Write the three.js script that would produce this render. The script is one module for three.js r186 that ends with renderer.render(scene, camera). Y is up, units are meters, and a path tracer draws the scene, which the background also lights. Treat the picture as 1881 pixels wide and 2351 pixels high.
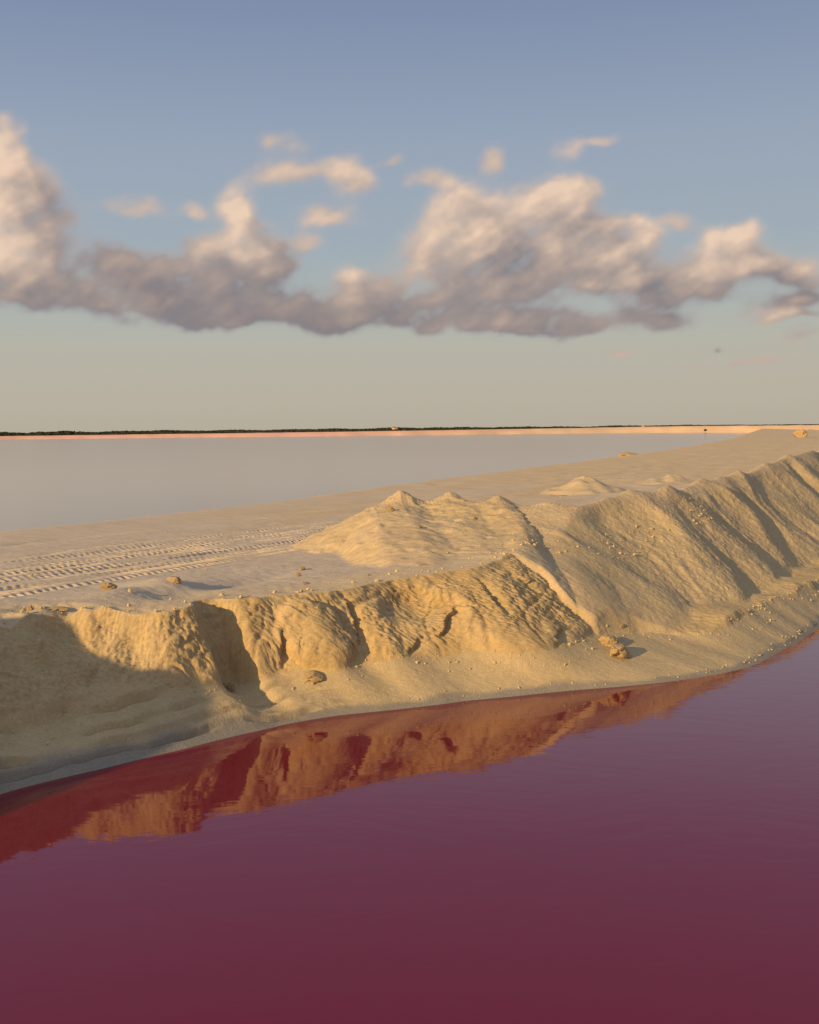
import * as THREE from 'three';
import { mergeGeometries } from 'three/addons/utils/BufferGeometryUtils.js';

// ---------------------------------------------------------------- camera, sun, exposure
const scene = new THREE.Scene();
const camera = new THREE.PerspectiveCamera(50, 819 / 1024, 0.1, 15000);
camera.rotation.order = 'YXZ';
camera.position.set(0, 3.2, 0);
camera.rotation.set(THREE.MathUtils.degToRad(-4.23), 0, THREE.MathUtils.degToRad(-0.73));
const renderer = new THREE.WebGLRenderer({ antialias: true });
renderer.toneMapping = THREE.LinearToneMapping;
renderer.toneMappingExposure = 1.0;
renderer.shadowMap.enabled = true;

const SUN_AZ = -137.5, SUN_EL = 14.5;
const rad = THREE.MathUtils.degToRad;
const toSun = new THREE.Vector3(Math.sin(rad(SUN_AZ)) * Math.cos(rad(SUN_EL)), Math.sin(rad(SUN_EL)), -Math.cos(rad(SUN_AZ)) * Math.cos(rad(SUN_EL)));
const sun = new THREE.DirectionalLight(new THREE.Color(1.0, 0.71, 0.35), 5.0);
sun.position.copy(toSun).multiplyScalar(120).add(new THREE.Vector3(0, 0, -18));
sun.target.position.set(0, 0, -18);
sun.castShadow = true;
sun.shadow.radius = 1.2;
sun.shadow.mapSize.set(4096, 4096);
Object.assign(sun.shadow.camera, { left: -45, right: 45, top: 40, bottom: -40, near: 1, far: 260 });
scene.add(sun, sun.target);

// ---------------------------------------------------------------- noise
function rng(seed) { let s = seed >>> 0; return () => { s = (s + 0x6d2b79f5) >>> 0; let t = s; t = Math.imul(t ^ (t >>> 15), t | 1); t ^= t + Math.imul(t ^ (t >>> 7), t | 61); return ((t ^ (t >>> 14)) >>> 0) / 4294967296; }; }
const PERM = new Uint8Array(512);
{ const r = rng(7), p = Array.from({ length: 256 }, (_, i) => i); for (let i = 255; i > 0; i--) { const j = Math.floor(r() * (i + 1)); [p[i], p[j]] = [p[j], p[i]]; } for (let i = 0; i < 512; i++) PERM[i] = p[i & 255]; }
const GX = new Float32Array(256), GY = new Float32Array(256), GZ = new Float32Array(256);
{ const r = rng(11); for (let i = 0; i < 256; i++) { const z = 2 * r() - 1, t = 2 * Math.PI * r(), q = Math.sqrt(1 - z * z); GX[i] = q * Math.cos(t); GY[i] = q * Math.sin(t); GZ[i] = z; } }
function n3(x, y, z) {                                  // gradient noise, about -1..1
  const X = Math.floor(x), Y = Math.floor(y), Z = Math.floor(z); x -= X; y -= Y; z -= Z;
  const u = x * x * x * (x * (x * 6 - 15) + 10), v = y * y * y * (y * (y * 6 - 15) + 10), w = z * z * z * (z * (z * 6 - 15) + 10);
  const xi = X & 255, yi = Y & 255, zi = Z & 255;
  const A = PERM[xi] + yi, B = PERM[xi + 1] + yi, AA = PERM[A & 511] + zi, AB = PERM[(A + 1) & 511] + zi, BA = PERM[B & 511] + zi, BB = PERM[(B + 1) & 511] + zi;
  const g = (h, a, b, c) => { const i = PERM[h & 511]; return GX[i] * a + GY[i] * b + GZ[i] * c; };
  const l = (t, a, b) => a + t * (b - a);
  return 1.5 * l(w, l(v, l(u, g(AA, x, y, z), g(BA, x - 1, y, z)), l(u, g(AB, x, y - 1, z), g(BB, x - 1, y - 1, z))),
    l(v, l(u, g(AA + 1, x, y, z - 1), g(BA + 1, x - 1, y, z - 1)), l(u, g(AB + 1, x, y - 1, z - 1), g(BB + 1, x - 1, y - 1, z - 1))));
}
const cell = (x, y, z) => {                             // distance to the nearest of scattered points
  const X = Math.floor(x), Y = Math.floor(y), Z = Math.floor(z); let best = 9;
  for (let i = -1; i <= 1; i++) for (let j = -1; j <= 1; j++) for (let k = -1; k <= 1; k++) {
    const h = PERM[(PERM[(PERM[(X + i) & 255] + Y + j) & 511 & 255] + Z + k) & 255], px = X + i + 0.5 + 0.5 * GX[h], py = Y + j + 0.5 + 0.5 * GY[h], pz = Z + k + 0.5 + 0.5 * GZ[h], d = (px - x) ** 2 + (py - y) ** 2 + (pz - z) ** 2; if (d < best) best = d;
  } return Math.sqrt(best);
};
const fbm = (x, y, z, o) => { let s = 0, a = 0.5; for (let i = 0; i < o; i++) { s += a * n3(x, y, z); x = x * 2.03 + 5.1; y = y * 2.03 + 1.7; z = z * 2.03 + 9.2; a *= 0.5; } return s; };
const ridge = (x, y, z, o) => { let s = 0, a = 0.5; for (let i = 0; i < o; i++) { s += a * (1 - 2 * Math.abs(n3(x, y, z))); x = x * 2.1 + 3.3; y = y * 2.1 + 7.7; z = z * 2.1 + 2.9; a *= 0.5; } return s; };
const sstep = (a, b, x) => { const t = Math.min(1, Math.max(0, (x - a) / (b - a))); return t * t * (3 - 2 * t); };
const mix = (a, b, t) => a + (b - a) * t;
const s2l = (v) => { v /= 255; return v <= 0.04045 ? v / 12.92 : ((v + 0.055) / 1.055) ** 2.4; };
const rgb = (r, g, b) => [s2l(r), s2l(g), s2l(b)];
const setAll = (o, label, category, group, kind) => { o.userData.label = label; if (category) o.userData.category = category; if (group) o.userData.group = group; if (kind) o.userData.kind = kind; return o; };

// ---------------------------------------------------------------- sky: evening air and a bank of cumulus, as one float equirectangular map
function makeSky() {
  const W = 4096, Hh = 2048, data = new Float32Array(W * Hh * 4);
  const grad = [[-90, rgb(184, 172, 155)], [0, rgb(181, 172, 156)], [1.6, rgb(184, 176, 160)], [4.3, rgb(182, 180, 167)], [6.5, rgb(172, 180, 176)], [9.5, rgb(160, 173, 183)], [14.5, rgb(150, 164, 183)], [21, rgb(125, 141, 171)], [34, rgb(118, 135, 167)], [55, rgb(146, 157, 180)], [90, rgb(150, 160, 180)]];
  const air = (el, out) => { let i = 0; while (i < grad.length - 2 && el > grad[i + 1][0]) i++; const t = Math.min(1, Math.max(0, (el - grad[i][0]) / (grad[i + 1][0] - grad[i][0]))); for (let k = 0; k < 3; k++) out[k] = mix(grad[i][1][k], grad[i + 1][1][k], t); };
  // cloud masses: azimuth, elevation, half width, half height (degrees), weight, how sunlit
  const blobs = [
    [-19.86,12.94,1.29,1.7,1,1],[-19.39,14.02,0.86,0.84,0.59,0.8],[-19.29,11.04,1.95,2.18,1,1],[-19.83,9.26,1.73,2.42,1.3,1.3],[-17.81,9.79,1.88,2.44,0.75,0.7],
    [-18.77,7.52,3.07,1.35,1,0.5],[-17.92,6.64,4.22,1.25,1,0.4],[-17.7,6.64,1.56,0.57,0.6,0.9],[-14.93,8.65,1.6,1.02,0.6,0.2],[-12.9,7.43,2.79,1.74,0.9,0.2],
    [-10.33,7,4.03,1.87,1.1,0.25],[-9.41,5.71,3.58,0.9,1.1,0.2],[-14.08,6.48,2.77,1.16,0.7,0.3],[-8.63,11.18,1.19,1.25,1,1],[-8.13,9.35,1.67,1.74,1.1,0.9],
    [-10.52,8.86,1.18,1.04,0.7,0.6],[-6.95,8.43,1.45,1.4,0.8,0.4],[-6.27,6.54,1.21,0.95,0.7,0.3],[-13.71,11.06,1.72,0.94,0.59,0.7],[-10.89,10.8,0.99,0.79,0.62,0.8],
    [-6.1,14.15,1.44,0.93,0.64,0.7],[-5.89,12.76,2.89,0.79,0.75,0.75],[-2.64,12.48,1.46,1.25,0.85,0.95],[-3.88,10.76,1.94,0.92,0.8,0.85],[-5.24,9.49,1.09,0.7,0.64,0.7],
    [-0.56,13.37,0.73,0.45,0.44,0.6],[0.88,12.45,1.21,0.68,0.59,0.7],[4.29,13.39,0.97,1.01,0.62,0.7],[8.36,13.58,0.95,0.89,0.6,0.9],[9.83,14.06,1.06,0.48,0.62,0.8],
    [2.57,11.39,1.46,1.15,0.9,1],[3.53,9.75,3.16,1.98,1.1,0.9],[5.72,10.62,2.89,1.73,1.1,0.9],[8.12,11.45,1.43,1.25,0.9,1],[9.31,11.85,0.95,0.68,0.64,0.8],
    [7.15,9.19,3.12,2.09,1.2,0.7],[10.25,9.07,2.36,1.38,1.1,1],[11.55,9.48,1.17,0.92,0.8,1],[1.08,8.39,2.2,1.53,0.9,0.6],[9.54,7.71,3.57,1.4,1.2,0.8],
    [4.97,7.37,4.13,1.42,1.2,0.4],[-3.08,7.84,0.85,0.76,0.7,1],[-2.12,6.88,2.2,1.19,0.9,0.4],[-3.86,5.46,1.83,0.86,1,0.1],[-0.18,5.91,4.66,1.2,1.2,0.2],
    [4.96,5.46,4.62,1.01,1.2,0.35],[7.86,5.16,3.13,0.81,1.1,0.2],[12.38,5.62,2.1,0.89,0.7,0.2],[13.08,5.01,1.63,0.59,0.6,0.2],[12.84,7.12,1.63,1.16,0.6,0.4],
    [15.36,8.83,1.13,1.13,0.9,1],[16.71,9.09,1.34,0.94,0.85,1],[17.61,7.8,2.22,1.13,1,0.7],[19.4,7.0,1.7,0.6,0.8,0.5],[20.4,6.2,1.9,0.5,0.75,0.3],[19.0,5.2,1.6,0.35,0.6,0.4],[15.14,7.48,1.59,1.03,0.9,0.7],[14.23,6.48,2.99,0.81,0.9,0.4],
    [18.52,5.94,1.98,0.64,0.65,0.2],[20.02,7.55,1.08,0.94,0.69,0.7],[17.64,5.3,1.78,0.57,0.64,0.8],[13.75,9.94,0.92,0.68,0.56,0.7],[15.76,3.86,0.36,0.19,0.85,0],
    [10.73,3.77,1.42,0.33,0.56,0.8],[17.66,2.99,2.46,0.37,0.50,0.5],[19.63,4.19,1.52,0.55,0.56,0.5],[14.94,3.07,2.07,0.28,0.44,0.5]];
  { // the same kind of cloud bank goes on all round the horizon
    const r = rng(23);
    for (let az = 24; az < 336; az += 3.2) {
      const a = az > 180 ? az - 360 : az, big = 0.5 + 0.5 * n3(az * 0.05, 3.1, 0);
      if (r() < 0.2) continue;
      blobs.push([a + r() * 2, 6 + r() * 1.5, 3 + 2 * r(), 0.9 + 0.5 * r(), 1, 0.3]);
      if (big > 0.35) for (let k = 0; k < 3; k++) blobs.push([a + 3 * r(), 8 + 3.5 * r() * (0.5 + big), 1 + 1.4 * r(), 0.9 + r(), 0.9, 0.9]);
      if (r() < 0.5) blobs.push([a + 3 * r(), 11 + 4 * r(), 1.2 + r(), 0.5 + 0.4 * r(), 0.5, 0.7]);
    }
  }
  const R0 = Math.floor((0.5 + 1.2 / 180) * Hh), R1 = Math.ceil((0.5 + 19 / 180) * Hh), NR = R1 - R0;
  const dens = new Float32Array(W * NR), lit = new Float32Array(W * NR), wgt = new Float32Array(W * NR), dpp = 360 / W;
  const toCol = (az) => ((az - 90) / 360 + 0.5) * W;
  // wisps lean to the right going up: warp the space the masses are drawn in
  const wx = new Float32Array(W * NR), wy = new Float32Array(W * NR);
  for (let j = 0; j < NR; j++) {
    const el = ((j + R0 + 0.5) / Hh - 0.5) * 180;
    for (let i = 0; i < W; i++) {
      const th = (i + 0.5) * dpp, x = Math.cos(rad(th)) * 57.3, y = Math.sin(rad(th)) * 57.3;
      const p = fbm(x * 0.33, y * 0.33, el * 0.42, 4), q = fbm(x * 0.33 + 40, y * 0.33, el * 0.42 + 11, 4);
      wx[j * W + i] = p * 1.0 + q * 0.45; wy[j * W + i] = q * 0.8;
    }
  }
  for (const [az, el, rx, ry, w, l] of blobs) {
    const ci = toCol(az), cj = (el / 180 + 0.5) * Hh - R0, px = rx / dpp, py = ry / dpp;
    for (let j = Math.max(0, Math.floor(cj - py * 2.3 - 10)); j < Math.min(NR, cj + py * 2.3 + 10); j++) for (let ii = Math.floor(ci - px * 2.3 - 14); ii < ci + px * 2.3 + 14; ii++) {
      const i = ((ii % W) + W) % W, at = j * W + i;
      const dx = (ii - ci + wx[at] / dpp) / px, dy0 = (j - cj + wy[at] / dpp) / py, dy = dy0 < 0 ? dy0 * 1.5 : dy0, e = dx * dx + dy * dy;
      if (e > 5) continue;
      const g = 1.12 * w * Math.exp(-e * 1.4);
      dens[at] += g; lit[at] += g * g * l; wgt[at] += g * g;
    }
  }
  const tau = new Float32Array(W * NR), az2 = (i) => { const a = ((i + 0.5) / W - 0.5) * 360 + 90; return a > 180 ? a - 360 : a; };
  for (let j = 0; j < NR; j++) {
    const el = ((j + R0 + 0.5) / Hh - 0.5) * 180;
    for (let i = 0; i < W; i++) {
      const at = j * W + i; if (dens[at] < 0.02) continue;
      const th = (i + 0.5) * dpp, x = Math.cos(rad(th)) * 57.3, y = Math.sin(rad(th)) * 57.3;
      const st = 0.55 * az2(i) + 0.83 * el, ac = -0.83 * az2(i) * 0.6 + 0.75 * el;            // along and across the way the wind draws the wisps out
      const f = 0.62 * fbm(x * 0.5 + 9, y * 0.5, el * 0.7, 5) + 0.62 * fbm(st * 0.45, ac * 1.25, 3, 4) + 0.14 * fbm(x * 1.9, y * 1.9, el * 2.3, 2);
      const d = Math.min(1.05, dens[at]);
      tau[at] = Math.max(0, d * 1.25 - 0.23 + f * 1.35 * Math.min(1, d * 1.5)) ** 1.8;
    }
  }
  const c = [0, 0, 0];
  for (let j = 0; j < Hh; j++) {
    const el = ((j + 0.5) / Hh - 0.5) * 180; air(el, c);
    for (let i = 0; i < W; i++) {
      const at = (j * W + i) * 4, az = ((i + 0.5) / W - 0.5) * 360 + 90;
      const cs = Math.cos(rad(az - SUN_AZ)) * Math.cos(rad(el)) * Math.cos(rad(SUN_EL)) + Math.sin(rad(el)) * Math.sin(rad(SUN_EL));
      const g = Math.max(0, cs) ** 6, gg = Math.max(0, cs) ** 40;      // the air is brighter and warmer round the sun
      const gw = Math.max(0, cs) ** 2.5; let r = c[0] * (1 + 0.55 * gw + 0.5 * g + 0.9 * gg), gr = c[1] * (1 + 0.42 * gw + 0.36 * g + 0.6 * gg), b = c[2] * (1 + 0.22 * gw + 0.15 * g + 0.2 * gg);
      if (j >= R0 && j < R1) {
        const k = (j - R0) * W + i, t = tau[k];
        if (dens[k] > 0.1) {
          let od = 0;                                               // depth of cloud on the way to the sun, which stands low to the left
          for (let s = 1; s <= 12; s++) { const jj = j - R0 + Math.round(s * 2.0), ii = (i - Math.round(s * 2.8) + W) % W; if (jj < NR) od += tau[jj * W + ii]; }
          const alpha = Math.min(1, 1 - Math.exp(-2.3 * t) + 0.22 * sstep(0.1, 0.7, dens[k]) * (1 - Math.min(1, t))), own = wgt[k] > 0 ? lit[k] / wgt[k] : 0.5;
          let em = 0; for (const sh of [6, 12, 22]) { const jj = Math.min(NR - 1, j - R0 + Math.round(sh * 0.8)); em += t - tau[jj * W + (i - sh + W) % W]; }
          const li = Math.max(0, Math.min(1.2, (0.42 + 0.5 * Math.exp(-od * 0.10)) * (0.02 + 0.98 * own) + 0.11 * em * (0.3 + 0.9 * own)));
          const s = Math.min(1, t * 1.3), lo = [mix(0.34, 0.20, s), mix(0.315, 0.178, s), mix(0.335, 0.20, s)];
          const cr = mix(lo[0], 0.74, li), cg = mix(lo[1], 0.55, li), cb = mix(lo[2], 0.42, li);
          const boost = 1 + 0.5 * g;
          r = mix(r, cr * boost, alpha); gr = mix(gr, cg * boost, alpha); b = mix(b, cb * boost, alpha);
        }
      }
      data[at] = r; data[at + 1] = gr; data[at + 2] = b; data[at + 3] = 1;
    }
  }
  const t = new THREE.DataTexture(data, W, Hh, THREE.RGBAFormat, THREE.FloatType);
  t.mapping = THREE.EquirectangularReflectionMapping; t.magFilter = t.minFilter = THREE.LinearFilter; t.wrapS = THREE.RepeatWrapping; t.needsUpdate = true;
  return t;
}
scene.background = makeSky();
scene.environment = scene.background;

// ---------------------------------------------------------------- the dike: a runs along it, b across it (away from the pond), both in metres
const SN = Math.sin(rad(33)), CS = Math.cos(rad(33));
const toX = (a, b) => SN * a - CS * b, toZ = (a, b) => -(CS * a + SN * b);
const table = (pts) => (a) => { let lo = 0, hi = pts.length - 1; if (a <= pts[0][0]) return pts[0][1]; if (a >= pts[hi][0]) return pts[hi][1]; while (hi - lo > 1) { const m = (lo + hi) >> 1; if (pts[m][0] <= a) lo = m; else hi = m; }
  const [x0, y0] = pts[lo], [x1, y1] = pts[hi], d0 = lo > 0 ? (y1 - pts[lo - 1][1]) / (x1 - pts[lo - 1][0]) : (y1 - y0) / (x1 - x0), d1 = hi < pts.length - 1 ? (pts[hi + 1][1] - y0) / (pts[hi + 1][0] - x0) : (y1 - y0) / (x1 - x0), h = x1 - x0, t = (a - x0) / h, t2 = t * t, t3 = t2 * t;
  return (2 * t3 - 3 * t2 + 1) * y0 + (t3 - 2 * t2 + t) * h * d0 + (3 * t2 - 2 * t3) * y1 + (t3 - t2) * h * d1; };
const shoreB = table([[-300, 8.7], [-20, 8.6], [-3, 8.2], [0, 7.7], [2, 7.45], [3.5, 7.75], [5, 8.28], [6.06, 8.35], [7.03, 8.14], [7.95, 7.92], [8.77, 7.75], [9.71, 7.38], [10.51, 6.81], [11.17, 6.37], [12.15, 5.59], [13.17, 4.75], [14.38, 4.15], [15.71, 4.0], [17.94, 3.95], [22, 4.05], [30, 4.6], [40, 5.4], [77, 9.4], [268, 57], [600, 167], [900, 290]]);
const toeB = table([[-300, 9.2], [-3, 8.8], [0, 8.2], [2, 7.95], [3.5, 8.3], [5, 8.8], [6.49, 8.90], [6.83, 8.81], [7.58, 8.69], [7.87, 8.6], [8.3, 8.48], [8.6, 8.36], [8.92, 8.3], [9.08, 8.5], [9.36, 8.5], [9.5, 8.22], [9.75, 8.12], [9.95, 7.95], [10.23, 7.63], [10.56, 7.55], [10.88, 7.24], [11.17, 7.13], [11.73, 6.75], [12.07, 6.24], [12.38, 6.0], [13.0, 5.88], [13.73, 5.82], [14.3, 5.6], [14.71, 5.3], [15.12, 4.9], [15.74, 4.68], [17.23, 4.66], [19.84, 4.45], [30, 5.2], [77, 10], [268, 57.8], [600, 168], [900, 291]]);
const toeH = table([[-300, 0.45], [8, 0.45], [9.7, 0.42], [14, 0.4], [14.7, 0.3], [15.1, 0.3], [17, 0.38], [20, 0.4], [900, 0.4]]);
const crestB = table([[-300, 9.9], [-3, 9.6], [0, 9.1], [2, 8.9], [3.5, 9.2], [5, 9.7], [6.6, 9.75], [7.2, 9.7], [7.85, 9.72], [8.15, 9.4], [8.38, 8.92], [8.6, 8.75], [8.9, 8.66], [9.06, 8.86], [9.22, 8.92], [9.38, 8.84], [9.54, 8.6], [10.06, 8.36], [10.65, 8.03], [11.46, 7.83], [12.15, 7.46], [12.6, 7.2], [13.23, 7.14], [13.63, 7.12], [14.1, 7.2], [14.7, 6.9], [16, 6.4], [20, 6.2], [30, 6.7], [77, 11.5], [268, 59], [600, 169], [900, 292]]);
const crestH = table([[-300, 1.34], [7.9, 1.34], [8.5, 1.3], [10, 1.27], [10.8, 1.26], [11.5, 1.3], [12.4, 1.36], [13.2, 1.42], [13.55, 1.46], [14.0, 1.12], [14.5, 0.75], [16, 0.65], [22, 0.7], [34, 1.52], [45, 1.7], [77, 1.9], [268, 2.0], [900, 2.2]]);
const roadH = table([[-300, 1.27], [16, 1.27], [23.6, 1.31], [34, 1.5], [45, 1.7], [77, 1.9], [268, 2.0], [900, 2.2]]);
const farB = table([[-300, 20.3], [0, 20.2], [14.8, 20.05], [18.7, 20.2], [23.6, 20.4], [34.4, 21.0], [45, 21.3], [60, 23], [77, 26], [120, 36], [268, 75], [420, 115], [600, 160], [900, 230]]);
// crest of the windrow: where it runs and how high it stands
const ridgeKeys = [[14.2, 10.55, 1.35], [14.8, 10.65, 1.68], [15.35, 10.68, 1.92], [15.86, 10.5, 2.02], [16.1, 10.15, 1.95], [16.45, 9.87, 2.02], [16.35, 9.35, 1.95], [16.47, 8.93, 1.97], [16.5, 8.45, 1.9], [16.5, 8.0, 1.95], [16.7, 7.5, 1.92], [17.5, 7.4, 1.95], [18.4, 7.3, 2.02], [18.9, 7.1, 2.0], [19.4, 6.98, 2.03], [20.3, 7.0, 2.0], [21.28, 7.02, 2.06], [22.69, 6.98, 2.1], [24.2, 6.85, 2.15], [26.5, 6.85, 2.36], [28.8, 6.87, 2.47], [31, 6.9, 2.47], [35.4, 7.5, 2.44], [45, 8.9, 2.36], [60, 10.9, 2.33], [77, 13.2, 2.3], [120, 22.5, 2.25], [268, 61, 2.3], [420, 98, 2.3], [600, 142, 2.3], [900, 210, 2.4]];
const ridgePts = [];
for (let k = 0; k < ridgeKeys.length - 1; k++) { const p = ridgeKeys[k], q = ridgeKeys[k + 1], L = Math.hypot(q[0] - p[0], q[1] - p[1]), n = Math.max(2, Math.ceil(L / (p[0] < 30 ? 0.07 : 0.5))); for (let i = 0; i < n; i++) { const t = i / n; ridgePts.push([mix(p[0], q[0], t), mix(p[1], q[1], t), mix(p[2], q[2], t)]); } }
const lugAt = (a, b) => {                               // tractor tread prints pressed into the dike top
  let h = 0;
  const fade = sstep(2, 6, a) * (1 - sstep(19, 27, a));
  if (fade <= 0) return 0;
  for (const [c, w, ph, dir, deep] of [[11.55, 0.3, 0.0, 1, 1], [12.22, 0.27, 0.4, -1, 1], [12.85, 0.3, 0.15, 1, 0.9], [13.45, 0.27, 0.7, 1, 0.85], [14.05, 0.27, 0.3, -1, 0.6], [14.6, 0.25, 0.5, 1, 0.4], [11.9, 0.2, 0.2, -1, 0.5], [12.6, 0.22, 0.8, 1, 0.5], [13.2, 0.2, 0.3, -1, 0.5], [13.8, 0.22, 0.6, 1, 0.45], [16.6, 0.25, 0.2, 1, 0.3]]) {
    const cc = c + 0.24 * n3(a * 0.17, c * 3, 0) + 0.05 * n3(a * 0.9, c * 3, 2), d = (b - cc) / w; if (Math.abs(d) > 1.35) continue;
    const s = Math.abs(d), q = (a + dir * s * 0.16 + (d > 0 ? 0.06 : 0)) / 0.125 + ph + 0.5 * n3(a * 1.3, b * 2.5, 4), f = q - Math.floor(q);
    const rk = 0.55 + 0.9 * Math.abs(n3(Math.floor(q) * 3.7, c * 5, d > 0 ? 3 : 9)), lug = rk * sstep(0.06, 0.26, f) * (1 - sstep(0.5, 0.7, f)) * (1 - sstep(0.95, 1.15, s)) * sstep(0.05, 0.25, s);
    const patch = sstep(-0.6, 0.3, n3(a * 0.8, b * 1.4, c)), edge = Math.exp(-(((s - 1.15) / 0.16) ** 2)) * 0.007;
    h += deep * patch * fade * (-0.046 * lug + edge - 0.006 * (1 - sstep(0.9, 1.1, s)));
  }
  return h;
};
// rounded lumps that stand out of the bank or heaps on it: a, b, height, radius along, radius across
const lumps = [[9.9, 10.15, 0.12, 0.35, 0.5], [9.0, 10.0, 0.1, 0.6, 0.35], [10.9, 9.75, -0.1, 1.0, 0.28], [9.5, 9.55, -0.09, 0.5, 0.35], [15.7, 10.55, 0.07, 0.25, 0.25], [16.45, 9.9, 0.08, 0.25, 0.22], [21.0, 10.0, 0.1, 0.9, 0.5], [26, 9.4, 0.12, 1.4, 0.5], [14.2, 8.6, -0.05, 0.7, 0.5]];

// a heap further along the edge, just out of the frame to the left: its long shadow lies on the left bank
const heapTop = table([[7.9, -0.6], [8.9, 0.5], [9.25, 1.4], [9.4, 1.72], [9.65, 2.1], [9.95, 2.32], [10.1, 2.27], [10.55, 2.42], [10.95, 2.68], [11.3, 2.5], [11.8, 2.1], [12.5, 1.5], [13.3, 1], [14.5, 0.4]]);
const PEAKS = [[15.85, 10.45, 0.14, 0.28], [16.35, 9.75, 0.15, 0.28], [16.4, 8.85, 0.12, 0.28], [15.6, 9.6, 0.05, 0.3], [16.6, 7.95, 0.05, 0.3], [17.5, 7.4, 0.04, 0.4], [18.4, 7.25, 0.08, 0.45], [19.5, 6.95, 0.12, 0.5], [20.6, 7.1, 0.05, 0.3], [21.5, 7.0, 0.12, 0.45], [22.6, 6.95, 0.08, 0.35], [23.6, 6.85, 0.13, 0.5], [25.5, 6.85, 0.08, 0.5], [27.6, 6.85, 0.1, 0.5], [30.2, 6.9, 0.08, 0.6], [33.0, 7.2, 0.1, 0.7]];
const aPos = [], tPos = [];
{ let a = -60; while (a < 900) { aPos.push(a); a += a < -4 ? 2 : a < 4 ? 0.12 : a < 5 ? 0.04 : a < 20 ? 0.02 : a < 36 ? 0.02 + (a - 20) * 0.0028 : a < 120 ? 0.065 + (a - 36) * 0.008 : Math.min(14, (a - 60) * 0.022); } aPos.push(900);
  let t = -4; while (t < 12.4) { tPos.push(t); t += t < -0.5 ? 0.5 : t < -0.15 ? 0.06 : t < 1.0 ? 0.015 : t < 3.1 ? 0.0125 : t < 4.6 ? 0.02 : t < 7.2 ? 0.03 : t < 10.6 ? 0.034 : 0.1; } }
const NA = aPos.length, NF = 26, NT = tPos.length + NF;
const P = new Float32Array(NA * NT * 3), COL = new Float32Array(NA * NT * 3), zone = new Uint8Array(NA * NT), under = new Float32Array(NA * NT), steepW = new Float32Array(NA * NT), rillW = new Float32Array(NA * NT), AB = new Float32Array(NA * NT * 2);
const C_HEAP = [0.65, 0.485, 0.28];
const tileCol = (c, k) => [c[0] * k, c[1] * k, c[2] * k];
const C_ROAD = [0.63, 0.515, 0.385], C_PALE = [0.66, 0.505, 0.305], C_FRESH = [0.62, 0.445, 0.215], C_SLOPE = [0.61, 0.455, 0.245], C_BEACH = [0.61, 0.46, 0.25], C_WET = [0.28, 0.255, 0.22], C_DARK = [0.52, 0.35, 0.15];
let lowR = 0;
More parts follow.
